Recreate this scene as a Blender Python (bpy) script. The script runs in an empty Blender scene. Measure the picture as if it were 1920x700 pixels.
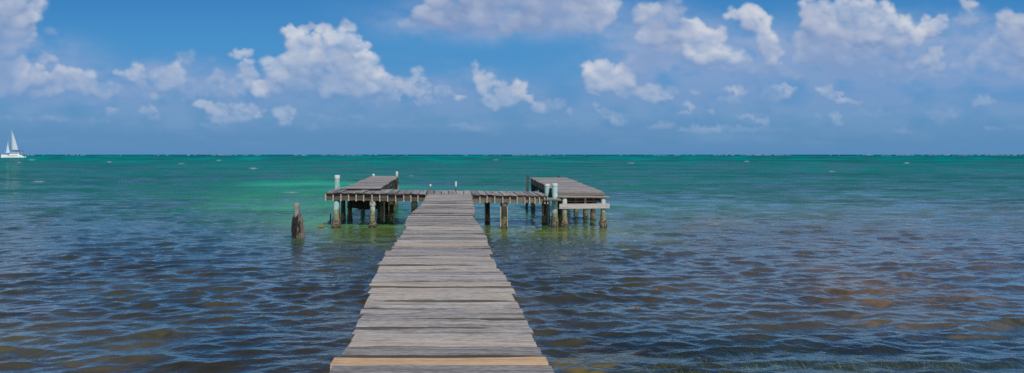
import numpy as np
def sstep(a, b, x):
    t = np.clip((x - a) / (b - a), 0, 1)
    return t * t * (3 - 2 * t)
def vnoise(x, y, seed):
    n = 256
    g = np.random.default_rng(seed).random((n, n)).astype(np.float32)
    xi = np.floor(x).astype(int); yi = np.floor(y).astype(int)
    fx = (x - xi).astype(np.float32); fy = (y - yi).astype(np.float32)
    fx = fx*fx*fx*(fx*(fx*6-15)+10); fy = fy*fy*fy*(fy*(fy*6-15)+10)
    a = g[yi % n, xi % n]; b = g[yi % n, (xi+1) % n]; c = g[(yi+1) % n, xi % n]; d = g[(yi+1) % n, (xi+1) % n]
    return (a*(1-fx)+b*fx)*(1-fy) + (c*(1-fx)+d*fx)*fy
def fbm(x, y, seed, octv=5, gain=.5, billow=False):
    s = 0; a = 1; t = 0
    for o in range(octv):
        v = vnoise(x*2**o + 17.3*o, y*2**o + 9.1*o, seed+o)
        if billow: v = 1 - np.abs(2*v-1)
        s = s + a*v; t += a; a *= gain
    return s/t
def gblur(a, s):
    r = int(3*s)+1; k = np.exp(-.5*(np.arange(-r, r+1)/s)**2); k /= k.sum()
    for ax in (0, 1):
        p = np.pad(a, [(r, r) if i == ax else (0, 0) for i in (0, 1)], mode='edge')
        o = np.zeros_like(a)
        for i, w in enumerate(k):
            sl = [slice(None)]*2; sl[ax] = slice(i, i+a.shape[ax]); o += w*p[tuple(sl)]
        a = o
    return a
# cx, cy, rx, ry, brightness, opacity
CLOUDS = [
 # tower at the left edge
 (-20,-10,85,60,1,1),(35,12,48,40,1,1),(38,66,38,26,1.05,1),(-20,60,60,60,.95,1),(10,105,52,40,.95,1),(52,142,42,28,.95,1),(-10,150,70,40,.85,1),(75,165,45,22,.6,.9),
 (95,62,12,9,.6,.5),(88,110,18,12,.7,.8),(20,178,110,16,.35,.8),(105,150,30,22,.7,.85),
 # row of small cumulus
 (148,160,42,24,.7,.8),(190,170,40,20,.55,.7),(232,138,20,9,1.05,.95),(258,131,14,15,1.05,.95),(262,150,16,14,.8,.8),(318,142,34,26,.78,.9),(300,165,50,20,.6,.75),
 (350,108,20,13,.5,.55),(400,112,12,8,.5,.5),(408,146,17,13,.75,.8),(375,165,45,20,.55,.7),(250,178,150,15,.4,.55),(430,175,40,16,.55,.7),
 # narrow tower
 (447,103,18,12,1.1,1),(465,98,11,8,1.1,1),(462,125,17,16,1,1),(468,150,24,20,.95,1),(490,165,24,20,.95,1),(498,182,20,13,.85,.9),(440,168,26,18,.7,.8),
 # big cumulus
 (550,66,28,16,.9,1),(588,46,7,9,.8,.85),(574,54,14,9,.85,.9),(620,62,26,19,1.12,1),(655,48,20,13,.9,1),(640,74,34,20,.95,1),(688,82,15,14,1.2,1),(675,72,12,8,1,.9),
 (528,122,36,24,1.05,1),(575,96,50,36,1,1),(630,105,60,42,1.05,1),(670,108,34,28,1,1),(560,140,60,34,.95,1),(620,152,70,36,.95,1),(668,150,48,34,1,1),(540,165,50,22,.8,.9),
 (705,150,32,26,.85,.9),(735,160,26,20,.75,.8),(762,166,24,20,.7,.75),(785,140,14,17,.95,.95),(793,168,18,18,.7,.8),(830,174,18,12,.75,.8),(860,184,13,7,1.15,1),(690,186,80,15,.5,.6),(800,192,40,10,.5,.5),
 (893,122,12,7,.95,.9),(900,140,11,14,.9,.9),(912,160,22,18,.9,.95),(942,165,15,13,.9,.9),(930,190,45,20,.65,.8),(973,168,18,15,1.12,1),(990,184,10,9,1.1,1),(955,185,26,14,.8,.85),
 # torn low bank
 (350,189,18,5,1.05,1),(378,200,24,11,1,1),(415,205,36,13,.95,1),(470,207,38,12,.95,1),(530,210,26,14,.95,1),(440,222,70,13,.8,.85),(535,230,14,14,.8,.8),(400,238,35,7,.5,.6),
 (170,198,14,5,.6,.55),(210,210,16,8,.6,.5),(278,205,18,12,.65,.55),(290,218,14,9,.6,.5),(90,225,60,8,.4,.5),(180,228,40,7,.45,.45),(670,217,18,6,.7,.5),(585,242,22,6,.6,.5),(730,235,50,7,.4,.4),(880,240,50,9,.35,.4),
 # high grey cloud, top centre
 (930,5,150,48,.55,1),(850,22,80,36,.55,.95),(1040,12,95,48,.6,1),(1120,20,38,45,.7,.9),(775,42,36,14,.5,.6),(950,50,170,20,.42,.85),(990,-20,170,40,.7,1),
 # bright cumulus right of centre
 (1105,130,20,17,1.15,1),(1130,120,24,12,1.15,1),(1165,128,20,13,1.12,1),(1125,148,36,26,1.1,1),(1160,150,32,24,1,1),(1182,150,14,22,.9,.95),(1120,170,26,13,1.05,1),(1170,175,22,16,.8,.9),
 (1192,140,10,12,.7,.7),(1212,170,32,14,.85,.85),(1250,172,28,12,.7,.8),(1230,186,34,12,.65,.7),(1112,197,13,5,1,.85),
 # complex, upper right
 (1228,48,50,40,.62,.95),(1258,14,34,18,.65,.85),(1196,72,20,11,1,.9),(1218,84,26,13,.85,.9),(1255,80,44,30,.62,.95),
 (1298,52,26,20,1.12,1),(1325,62,26,18,1.1,1),(1352,62,16,20,1,1),(1320,90,48,32,1.1,1),(1355,105,42,26,1.05,1),(1290,90,22,22,1,.95),(1340,125,70,14,.65,.85),(1392,112,28,16,.9,.9),
 (1378,28,24,15,.95,.95),(1410,30,28,19,1.05,1),(1430,48,24,18,1,1),(1440,75,26,24,1.05,1),(1448,100,26,22,.95,.95),(1410,50,30,16,.85,.9),
 (1230,118,70,22,.4,.7),(1420,128,80,16,.45,.75),
 (1520,15,36,22,.9,.95),(1555,40,50,32,.9,1),(1600,15,40,28,1,1),(1640,25,48,30,1.05,1),(1600,60,70,36,1,1),(1660,62,60,30,.95,1),(1690,40,28,18,.95,1),(1740,48,26,17,1.12,1),(1765,45,14,16,1.05,1),(1748,66,22,11,1.05,1),
 (1700,75,50,26,.8,.95),(1620,92,110,24,.6,.95),(1540,95,60,40,.5,.85),(1640,122,140,26,.42,.9),(1755,100,16,13,.85,.85),(1735,115,24,13,.75,.8),(1760,125,20,10,.7,.7),(1580,140,150,18,.35,.7),(1700,145,100,15,.35,.65),
 (1812,8,24,13,.95,.95),(1812,38,26,15,.5,.7),(1760,-12,60,10,.5,.6),
 (1900,45,34,26,.62,.9),(1925,70,60,40,.65,1),(1880,85,46,28,.55,.85),(1860,115,60,26,.45,.8),(1930,125,70,30,.5,.85),(1820,128,60,18,.4,.6),
 # scattered small ones over the horizon
 (1302,176,13,8,.95,.9),(1375,168,24,7,1.05,.95),(1392,174,14,7,.95,.9),(1288,198,12,7,1,.9),(1296,206,10,6,.9,.8),(1370,188,30,9,.5,.5),(1280,217,20,5,.6,.55),(1335,213,12,5,.75,.7),
 (1468,162,22,7,1.05,.95),(1485,168,14,6,.95,.9),(1438,165,14,7,.6,.6),(1450,180,36,14,.55,.6),(1545,170,16,10,1.05,.95),(1560,180,26,9,1,.95),(1585,190,20,7,.9,.85),(1606,196,14,6,.7,.6),(1620,178,10,5,.6,.5),
 (1150,222,34,10,.75,.7),(1165,232,24,7,.7,.65),(1128,212,14,10,.65,.6),(1070,210,6,9,.8,.7),(1045,230,10,4,.6,.5),(1398,217,22,6,.85,.8),(1430,226,24,8,.7,.65),(1565,220,18,9,.85,.8),(1575,232,16,8,.75,.7),(1535,220,10,7,.65,.6),
 (1310,245,55,10,.6,.55),(1410,242,90,9,.5,.5),(1240,240,40,9,.5,.45),(1680,246,40,6,.45,.45),(1840,192,34,13,.55,.5),(1700,190,16,8,.4,.4),(1770,215,44,12,.45,.45),(1760,228,10,14,.5,.45),(1860,240,30,6,.45,.4),(1640,215,60,10,.35,.4),
 (1020,200,30,16,.5,.5),(1050,195,14,12,.45,.45),(620,222,50,10,.35,.4),(30,222,60,8,.4,.4),
]
# cx, cy, rx, ry, opacity
BANKS = [
 (40,130,170,62,.7),(1600,95,330,72,.6),(1330,95,170,56,.5),(1880,110,150,60,.5),(250,175,260,40,.4),(700,185,240,34,.4),
 (300,165,330,46,.45),(820,175,260,46,.42),(560,205,420,40,.40),(1500,135,420,60,.45),(1600,205,420,50,.38),(1230,150,150,70,.4),(1080,215,200,34,.4),
 (60,165,190,36,.8),(250,160,200,34,.62),(420,170,150,36,.66),(600,185,170,26,.75),(820,180,150,34,.62),(960,195,90,30,.5),(120,215,260,22,.45),(480,225,200,26,.45),
 (760,215,160,20,.4),(340,135,70,32,.5),(930,35,240,46,.7),(1130,40,60,50,.5),
 (1240,70,100,60,.7),(1260,120,150,44,.7),(1430,120,130,44,.7),(1600,115,190,58,.8),(1740,120,120,40,.7),(1890,95,120,60,.75),(1840,135,110,36,.5),(1810,35,40,26,.45),
 (1220,180,110,34,.6),(1330,195,110,36,.5),(1470,185,130,34,.5),(1580,195,110,30,.5),(1130,220,120,26,.5),(1420,225,170,24,.42),(1620,225,150,24,.36),(1780,200,140,34,.4),(1870,215,110,30,.36),
 (1300,250,260,12,.4),(300,240,300,14,.3),(1700,250,200,12,.25),(-200,150,200,60,.6),(2150,130,220,60,.6),
]
def cloud_raster(step=1.5, x0=-420, x1=2340, y0=-190, y1=294):
    xs = np.arange(x0, x1+step, step); ys = np.arange(y0, y1+step, step)
    X, Y = np.meshgrid(xs, ys); X = X.astype(np.float32); Y = Y.astype(np.float32)
    rng = np.random.default_rng(5)
    W1 = fbm(X/70, Y/70, 11, 5)-.5; W2 = fbm(X/70+40, Y/70+7, 31, 5)-.5
    V1 = fbm(X/14, Y/14, 51, 3)-.5; V2 = fbm(X/14+9, Y/14+3, 71, 3)-.5
    U1 = fbm(X/5.5, Y/5.5, 501, 2)-.5; U2 = fbm(X/5.5+5, Y/5.5, 521, 2)-.5
    XD = X + 15*W1 + 9*V1 + 3.5*U1; YD = Y + 11*W2 + 8*V2 + 3.5*U2
    H = np.full(X.shape, -50., np.float32); F = np.full(X.shape, -3., np.float32)
    Bn = np.zeros_like(X); Bd = np.full_like(X, 1e-4); On = np.zeros_like(X)
    cl = list(CLOUDS)
    for s in range(46):                      # scattered clouds beyond both sides and above the frame
        cx = rng.choice([rng.uniform(-420,-90), rng.uniform(2000,2340), rng.uniform(-400,2300)], p=[.35,.35,.3])
        cy = rng.uniform(-150, 230) if cx < -80 or cx > 2000 else rng.uniform(-190,-80)
        for k in range(6):
            cl.append((cx+rng.normal(0,40), cy+rng.normal(0,16), rng.uniform(15,55), rng.uniform(10,30), rng.uniform(.5,1), .9))
    for (cx, cy, rx, ry, br, op) in cl:
        if cy > 185 and op < .9: br, op = br + .22, min(.9, op + .18)
        subs = [(cx, cy, rx*.86, ry*.86, 1.)]
        n = int(7 + (rx*ry)**.5/3.2)
        for k in range(n):
            a = rng.uniform(0, 2*np.pi); q = rng.uniform(.25, .95)**.6
            rr = rng.uniform(.22, .46)*min(rx, ry*1.15) + 2
            subs.append((cx+np.cos(a)*rx*q*.85, cy+np.sin(a)*ry*q*.85 - .06*ry, rr*rng.uniform(1, 1.3), rr, rng.uniform(.6, 1)))
        for (px, py, qx, qy, z) in subs:
            m = 1.3
            i0 = max(0, int((px-qx*m-24-x0)/step)); i1 = min(len(xs), int((px+qx*m+24-x0)/step)+1)
            j0 = max(0, int((py-qy*m-20-y0)/step)); j1 = min(len(ys), int((py+qy*m+20-y0)/step)+1)
            if i1 <= i0 or j1 <= j0: continue
            sl = (slice(j0, j1), slice(i0, i1))
            d2 = ((XD[sl]-px)/qx)**2 + ((YD[sl]-py)/qy)**2
            f = 1 - d2
            h = np.sqrt(np.clip(f, 0, 1))*min(qx, qy)*1.0 + (min(rx, ry)*.5*z if qx < rx*.8 else 0)*(f > 0)
            h = np.where(f > 0, h, -50)
            H[sl] = np.maximum(H[sl], h)
            F[sl] = np.maximum(F[sl], f*op if op < 1 else f)
            w = np.clip(f+.25, 0, 1)**2
            Bn[sl] += w*br; Bd[sl] += w; On[sl] = np.maximum(On[sl], op*np.clip(f*2.5+.4, 0, 1))
    Br = gblur(Bn/Bd, 3)
    Br = np.clip(Br, 0, 1.3)
    edge = fbm(X/22, Y/18, 91, 5, .6)-.5
    wide = fbm(X/90, Y/60, 191, 4)-.5
    soft = sstep(.30, .62, fbm(X/55, Y/40, 291, 4) + .25*wide)       # some outlines crisp, some dissolving
    A = sstep(-.18, .60 + .95*soft, F + .55*edge + .1*soft)
    A = A*np.clip(gblur(On, 4), 0, 1)*(.97 - .12*soft)
    # the soft grey-blue body of cloud behind and below the bright heaps
    B = np.zeros_like(X)
    for (cx, cy, rx, ry, op) in BANKS:
        d2 = ((XD-cx + 20*wide)/rx)**2 + ((YD-cy)/ry)**2
        B = 1 - (1-B)*(1 - op*np.exp(-1.3*d2**1.5))
    lay = sstep(.44, .74, fbm(X/150+3, Y/34+3, 391, 5, .58))
    win = sstep(95, 165, Y + 95*sstep(1080, 1300, X) + 30*(1-sstep(100, 420, X)))*(1 - sstep(255, 290, Y))
    B = 1 - (1-B)*(1 - .62*lay*win)
    B = B*np.clip(.72 + 1.5*(fbm(X/48, Y/26, 391, 5)-.5), 0, 1.1)
    B = np.clip(1.4*B, 0, .97)
    Hs = np.maximum(H, 0)
    Hs = gblur(Hs, 1.8) + 3.2*fbm(X/34, Y/28, 120, 4, .5, True)*A + 10*(fbm(X/60, Y/46, 140, 3)-.5)*A
    gy, gx = np.gradient(Hs, step)
    nz = 1/np.sqrt(1+gx*gx*.5+gy*gy*.5); nx = -gx*.7*nz; ny = -gy*.7*nz
    lam = np.clip(.22*nx - .62*ny + .62*nz, 0, 1.2)
    Hb = gblur(Hs, 14); ao = np.clip((Hs-Hb)/22+.5, 0, 1)
    # light lost on the way down through the cloud
    acc = np.zeros(X.shape[1], np.float32); occ = np.zeros_like(X); dk = np.exp(-step/60)
    for j in range(X.shape[0]):
        acc = acc*dk + A[j]*(1-dk); occ[j] = acc
    occ = gblur(occ, 3)
    light = lam*.60 + ao*.46 + .14
    light *= (1.15 - .64*occ)
    A = A*(1 - .45*sstep(.55, 1., occ))
    light *= .32 + .70*Br
    light = gblur(light, .8) if step < 1.2 else light
    light = light*(.86 + .5*(fbm(X/42, Y/32, 491, 4)-.5) + .14)
    return xs, ys, X, Y, A, np.clip(light, 0, 1.25), B
def s2l(c):
    c = np.asarray(c, np.float32)/255
    return np.where(c <= .04045, c/12.92, ((c+.055)/1.055)**2.4)
def lerp_table(y, tab):
    yy = [t[0] for t in tab]; cols = np.array([s2l(t[1]) for t in tab])
    return np.stack([np.interp(y, yy, cols[:, k]) for k in range(3)], -1)
def cloud_colours(X, Y, A, light, B):
    sky = lerp_table(Y, [(-1000,(20,62,128)),(-400,(34,92,160)),(-190,(44,108,176)),(0,(62,131,192)),(80,(74,144,200)),(150,(82,147,200)),(200,(91,145,193)),(250,(94,141,185)),(294,(91,139,185))])
    dark = lerp_table(Y, [(-190,(120,142,182)),(60,(130,152,192)),(140,(122,153,196)),(200,(108,149,195)),(294,(92,140,187))])
    lit = lerp_table(Y, [(-190,(210,213,222)),(100,(209,213,222)),(180,(204,209,219)),(230,(174,190,213)),(270,(140,168,202)),(294,(112,152,194))])
    t = np.clip((light-.30)/.86, 0, 1)[..., None]
    c = dark*(1-t) + lit*t
    bank = lerp_table(Y, [(-190,(144,166,203)),(60,(142,166,204)),(120,(130,160,203)),(180,(118,154,199)),(225,(112,153,194)),(265,(104,148,190)),(294,(92,140,185))])
    sky = sky*(1-B[..., None]) + bank*B[..., None]
    return sky, c

# ------------------------------------------------------------------ scene set-up
import bpy, math, random
from mathutils import Vector
R = math.radians
random.seed(7)
RNG = np.random.default_rng(11)
sc = bpy.context.scene
COL = sc.collection
EYE = 3.06                     # eye height over the water, metres
FPX = 1100.0                   # focal length in photo pixels (photo 1920 wide)
VX, VY = 846.0, 290.0          # where the boardwalk runs to: vanishing point on the horizon
def wx(px, d): return (px - VX)*d/FPX
def wz(py, d): return EYE - (py - VY)*d/FPX
def water_d(py): return EYE*FPX/(py - VY)

# ------------------------------------------------------------------ node helpers
def new_mat(name):
    m = bpy.data.materials.new(name); m.use_nodes = True
    nt = m.node_tree; nt.nodes.clear()
    return m, nt
def nd(nt, typ, **kw):
    n = nt.nodes.new(typ)
    for k, v in kw.items():
        if k in ('inp',):
            for a, b in v.items(): n.inputs[a].default_value = b
        else: setattr(n, k, v)
    return n
def lk(nt, a, b): nt.links.new(a, b)
def ramp(nt, fac, stops):
    r = nd(nt, 'ShaderNodeValToRGB'); e = r.color_ramp.elements
    while len(e) > 1: e.remove(e[-1])
    for i, (p, c) in enumerate(stops):
        x = e[0] if i == 0 else e.new(p)
        x.position = p; x.color = (*c, 1) if len(c) == 3 else c
    lk(nt, fac, r.inputs[0]); return r.outputs[0]
def mixc(nt, fac, a, b, mode='MIX'):
    m = nd(nt, 'ShaderNodeMix', data_type='RGBA', blend_type=mode)
    for s, v in ((m.inputs[0], fac), (m.inputs[6], a), (m.inputs[7], b)):
        if hasattr(v, 'is_output'): lk(nt, v, s)
        elif isinstance(v, (int, float)): s.default_value = v
        else: s.default_value = (*v, 1)
    return m.outputs[2]
def mth(nt, op, a, b=0.0, c=None, clamp=False):
    m = nd(nt, 'ShaderNodeMath', operation=op, use_clamp=clamp)
    for s, v in zip(m.inputs, (a, b, c)):
        if v is None: continue
        if hasattr(v, 'is_output'): lk(nt, v, s)
        else: s.default_value = v
    return m.outputs[0]
def noise(nt, vec, scale, detail=4, rough=.55, dist=0):
    n = nd(nt, 'ShaderNodeTexNoise', inp={'Scale': scale, 'Detail': detail, 'Roughness': rough, 'Distortion': dist})
    lk(nt, vec, n.inputs['Vector']); return n.outputs['Fac']
def mapping(nt, vec, scale=(1, 1, 1), loc=(0, 0, 0)):
    m = nd(nt, 'ShaderNodeMapping'); m.inputs['Scale'].default_value = scale; m.inputs['Location'].default_value = loc
    lk(nt, vec, m.inputs['Vector']); return m.outputs[0]
def finish(nt, color, rough=.9, bump=None, bdist=.01, spec=.3, bstr=.6):
    p = nd(nt, 'ShaderNodeBsdfPrincipled'); o = nd(nt, 'ShaderNodeOutputMaterial')
    if hasattr(color, 'is_output'): lk(nt, color, p.inputs['Base Color'])
    else: p.inputs['Base Color'].default_value = (*color, 1)
    if hasattr(rough, 'is_output'): lk(nt, rough, p.inputs['Roughness'])
    else: p.inputs['Roughness'].default_value = rough
    p.inputs['Specular IOR Level'].default_value = spec
    if bump is not None:
        b = nd(nt, 'ShaderNodeBump', inp={'Strength': bstr, 'Distance': bdist}); lk(nt, bump, b.inputs['Height'])
        lk(nt, b.outputs[0], p.inputs['Normal'])
    lk(nt, p.outputs[0], o.inputs[0]); return p

# ------------------------------------------------------------------ materials
def wood(name, dark, mid, light, tan, tan_amt=.35, stain=.5, white=0.0, edge=0.0, cracks=.75):
    m, nt = new_mat(name)
    at = nd(nt, 'ShaderNodeAttribute', attribute_name='gc'); v = at.outputs['Vector']
    sp = nd(nt, 'ShaderNodeSeparateXYZ'); lk(nt, v, sp.inputs[0])
    rnd = sp.outputs[2]
    cb = nd(nt, 'ShaderNodeCombineXYZ'); lk(nt, sp.outputs[0], cb.inputs[0]); lk(nt, sp.outputs[1], cb.inputs[1]); lk(nt, mth(nt, 'MULTIPLY', rnd, 61.0), cb.inputs[2])
    g = cb.outputs[0]
    wv = noise(nt, mapping(nt, g, (.9, 3, 1)), 1.6, 2)
    warp = nd(nt, 'ShaderNodeCombineXYZ'); lk(nt, mth(nt, 'MULTIPLY', mth(nt, 'SUBTRACT', wv, .5), .03), warp.inputs[1])
    va = nd(nt, 'ShaderNodeVectorMath', operation='ADD'); lk(nt, g, va.inputs[0]); lk(nt, warp.outputs[0], va.inputs[1]); gw = va.outputs[0]
    fine = noise(nt, mapping(nt, gw, (1.0, 34, 1)), 1, 5, .66)
    broad = noise(nt, mapping(nt, gw, (.6, 13, 1)), 1, 4, .6)
    blot = noise(nt, mapping(nt, g, (1.4, 5, 1)), 1.3, 4, .6)
    crack = noise(nt, mapping(nt, gw, (.55, 21, 1), (5, 3, 0)), 1, 3, .55)
    speck = noise(nt, mapping(nt, g, (11, 46, 1), (2, 5, 0)), 1, 3, .6)
    tone = mth(nt, 'ADD', mth(nt, 'ADD', mth(nt, 'MULTIPLY', fine, .42), mth(nt, 'MULTIPLY', broad, .26)), mth(nt, 'MULTIPLY', speck, .32))
    c = ramp(nt, tone, [(.38, dark), (.485, mid), (.585, light)])
    c = mixc(nt, mth(nt, 'MULTIPLY', ramp(nt, mth(nt, 'ADD', blot, mth(nt, 'MULTIPLY', mth(nt, 'SUBTRACT', rnd, .5), .45)), [(.46, (0, 0, 0)), (.72, (1, 1, 1))]), tan_amt), c, tan)
    c = mixc(nt, 1.0, c, ramp(nt, rnd, [(0, (.62, .62, .64)), (.45, (.93, .93, .93)), (1, (1.20, 1.19, 1.16))]), 'MULTIPLY')
    st = ramp(nt, noise(nt, mapping(nt, g, (.7, 2.6, 1), (3, 8, 1)), 1.5, 5, .65), [(.56, (0, 0, 0)), (.74, (1, 1, 1))])
    c = mixc(nt, mth(nt, 'MULTIPLY', st, stain), c, (.045, .042, .042))
    ck = ramp(nt, crack, [(.32, (1, 1, 1)), (.38, (0, 0, 0))])
    c = mixc(nt, mth(nt, 'MULTIPLY', ck, cracks), c, (.03, .027, .025))
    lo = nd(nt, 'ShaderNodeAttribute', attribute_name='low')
    c = mixc(nt, mth(nt, 'MULTIPLY', lo.outputs['Fac'], edge), c, mixc(nt, .35, (.02, .018, .016), dark))  # darker board sides: weathered edge grain plus painted shade of the gaps
    if white:
        wh = ramp(nt, noise(nt, mapping(nt, g, (1, 2.2, 1), (9, 1, 4)), 2.1, 5, .7), [(.735, (0, 0, 0)), (.79, (1, 1, 1))])
        c = mixc(nt, mth(nt, 'MULTIPLY', wh, white), c, (.62, .60, .58))
    h = mth(nt, 'SUBTRACT', tone, mth(nt, 'MULTIPLY', ck, .6))
    finish(nt, c, .85, h, .006, .25, .8)
    return m
M = {}
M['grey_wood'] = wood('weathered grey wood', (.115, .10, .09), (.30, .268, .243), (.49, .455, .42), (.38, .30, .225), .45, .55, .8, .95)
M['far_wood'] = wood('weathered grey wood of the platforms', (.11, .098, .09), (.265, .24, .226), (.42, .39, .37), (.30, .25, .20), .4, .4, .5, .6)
M['dark_wood'] = wood('dark underdeck wood', (.018, .015, .013), (.05, .042, .036), (.10, .085, .072), (.10, .075, .05), .3, .5)  # near black; braces in it stand in for shadow under the platforms
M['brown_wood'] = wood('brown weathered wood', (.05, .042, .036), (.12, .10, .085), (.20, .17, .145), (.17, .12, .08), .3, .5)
M['pale_wood'] = wood('pale sunlit joist wood', (.22, .18, .135), (.40, .345, .27), (.55, .49, .40), (.48, .38, .25), .5, .2)
M['new_wood'] = wood('fresh orange pine', (.46, .29, .155), (.60, .39, .215), (.69, .47, .285), (.50, .31, .17), .7, .30, 0, 0, .15)
M['tan_wood'] = wood('tan sunbleached pine', (.34, .235, .145), (.44, .315, .205), (.52, .385, .26), (.47, .31, .18), .4, .05, 0, 0, .15)
M['rail_wood'] = wood('light grey rail wood', (.24, .22, .215), (.38, .36, .35), (.50, .48, .47), (.36, .27, .22), .25, .25)

def piling_mat(name, paint, worn, low=.55, grime=.35):
    m, nt = new_mat(name)
    geo = nd(nt, 'ShaderNodeNewGeometry'); pos = geo.outputs['Position']
    sp = nd(nt, 'ShaderNodeSeparateXYZ'); lk(nt, pos, sp.inputs[0]); z = sp.outputs[2]
    n1 = noise(nt, pos, 3.2, 5, .65); n2 = noise(nt, pos, 16, 4, .6); n3 = noise(nt, mapping(nt, pos, (9, 9, 1.2)), 1, 4, .6)
    c = mixc(nt, ramp(nt, n1, [(.42, (0, 0, 0)), (.62, (1, 1, 1))]), paint, worn)
    c = mixc(nt, mth(nt, 'MULTIPLY', ramp(nt, n3, [(.52, (0, 0, 0)), (.70, (1, 1, 1))]), grime), c, (.10, .085, .06))
    # tide zone: yellow-green weed, then brown crust near the water
    zz = mth(nt, 'ADD', z, mth(nt, 'MULTIPLY', mth(nt, 'SUBTRACT', n1, .5), .9))
    weed = ramp(nt, mth(nt, 'DIVIDE', zz, low), [(.75, (1, 1, 1)), (1.15, (0, 0, 0))])
    wc = mixc(nt, n2, (.09, .095, .035), (.27, .25, .13))
    c = mixc(nt, mth(nt, 'MULTIPLY', weed, .9), c, wc)
    crust = ramp(nt, mth(nt, 'DIVIDE', zz, low), [(.30, (1, 1, 1)), (.62, (0, 0, 0))])
    cc = ramp(nt, noise(nt, pos, 24, 3, .6), [(.40, (.02, .017, .013)), (.5, (.11, .082, .055)), (.61, (.36, .29, .22))])
    c = mixc(nt, crust, c, cc)
    wet = ramp(nt, mth(nt, 'ADD', z, mth(nt, 'MULTIPLY', n2, .10)), [(.06, (1, 1, 1)), (.17, (0, 0, 0))])
    c = mixc(nt, mth(nt, 'MULTIPLY', wet, .7), c, (.03, .028, .018))
    finish(nt, c, .8, n2, .02, .3, .7)
    return m
M['aqua_post'] = piling_mat('flaking aqua paint over concrete', (.28, .50, .47), (.48, .60, .56), .80, .6)
M['white_post'] = piling_mat('chalky white paint over concrete', (.62, .65, .63), (.40, .44, .41), .80, .6)
M['dark_post'] = piling_mat('dark stained piling', (.035, .035, .03), (.075, .06, .045), .4)
M['grey_post'] = piling_mat('grey green piling', (.10, .12, .10), (.17, .18, .14), .6)
def simple(name, col, rough=.6, n=0, var=.25, sc_=4):
    m, nt = new_mat(name)
    if n:
        tc = nd(nt, 'ShaderNodeTexCoord'); f = noise(nt, tc.outputs['Object'], sc_, 4, .6)
        c = mixc(nt, f, [x*(1-var) for x in col], [min(1, x*(1+var)) for x in col])
        finish(nt, c, rough, f, .01)
    else: finish(nt, col, rough)
    return m
M['cap'] = simple('white painted cap', (.50, .52, .49), .6, 1, .12, 6)
M['cap_aqua'] = simple('pale aqua cap', (.42, .58, .55), .6, 1, .15, 6)
M['gel'] = simple('white boat paint', (.80, .80, .78), .35, 1, .05, .6)
M['sail'] = simple('sailcloth', (.56, .62, .63), .8, 1, .07, .3)
M['navy'] = simple('navy canvas', (.035, .03, .075), .7, 1, .2, 1)
M['glass'] = simple('dark cabin glass', (.02, .025, .035), .15, 1, .2, 1)
M['mast'] = simple('grey mast metal', (.45, .46, .47), .4, 1, .08, 1)
M['black'] = simple('black crusted weed', (.022, .019, .02), .75, 1, .6, 12)
M['rust'] = simple('orange brown weed', (.30, .15, .035), .8, 1, .5, 14)
M['shell'] = simple('grey brown shell crust', (.16, .135, .11), .85, 1, .75, 9)
M['foam'] = simple('white surf', (.58, .63, .66), .9, 1, .1, .02)

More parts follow.
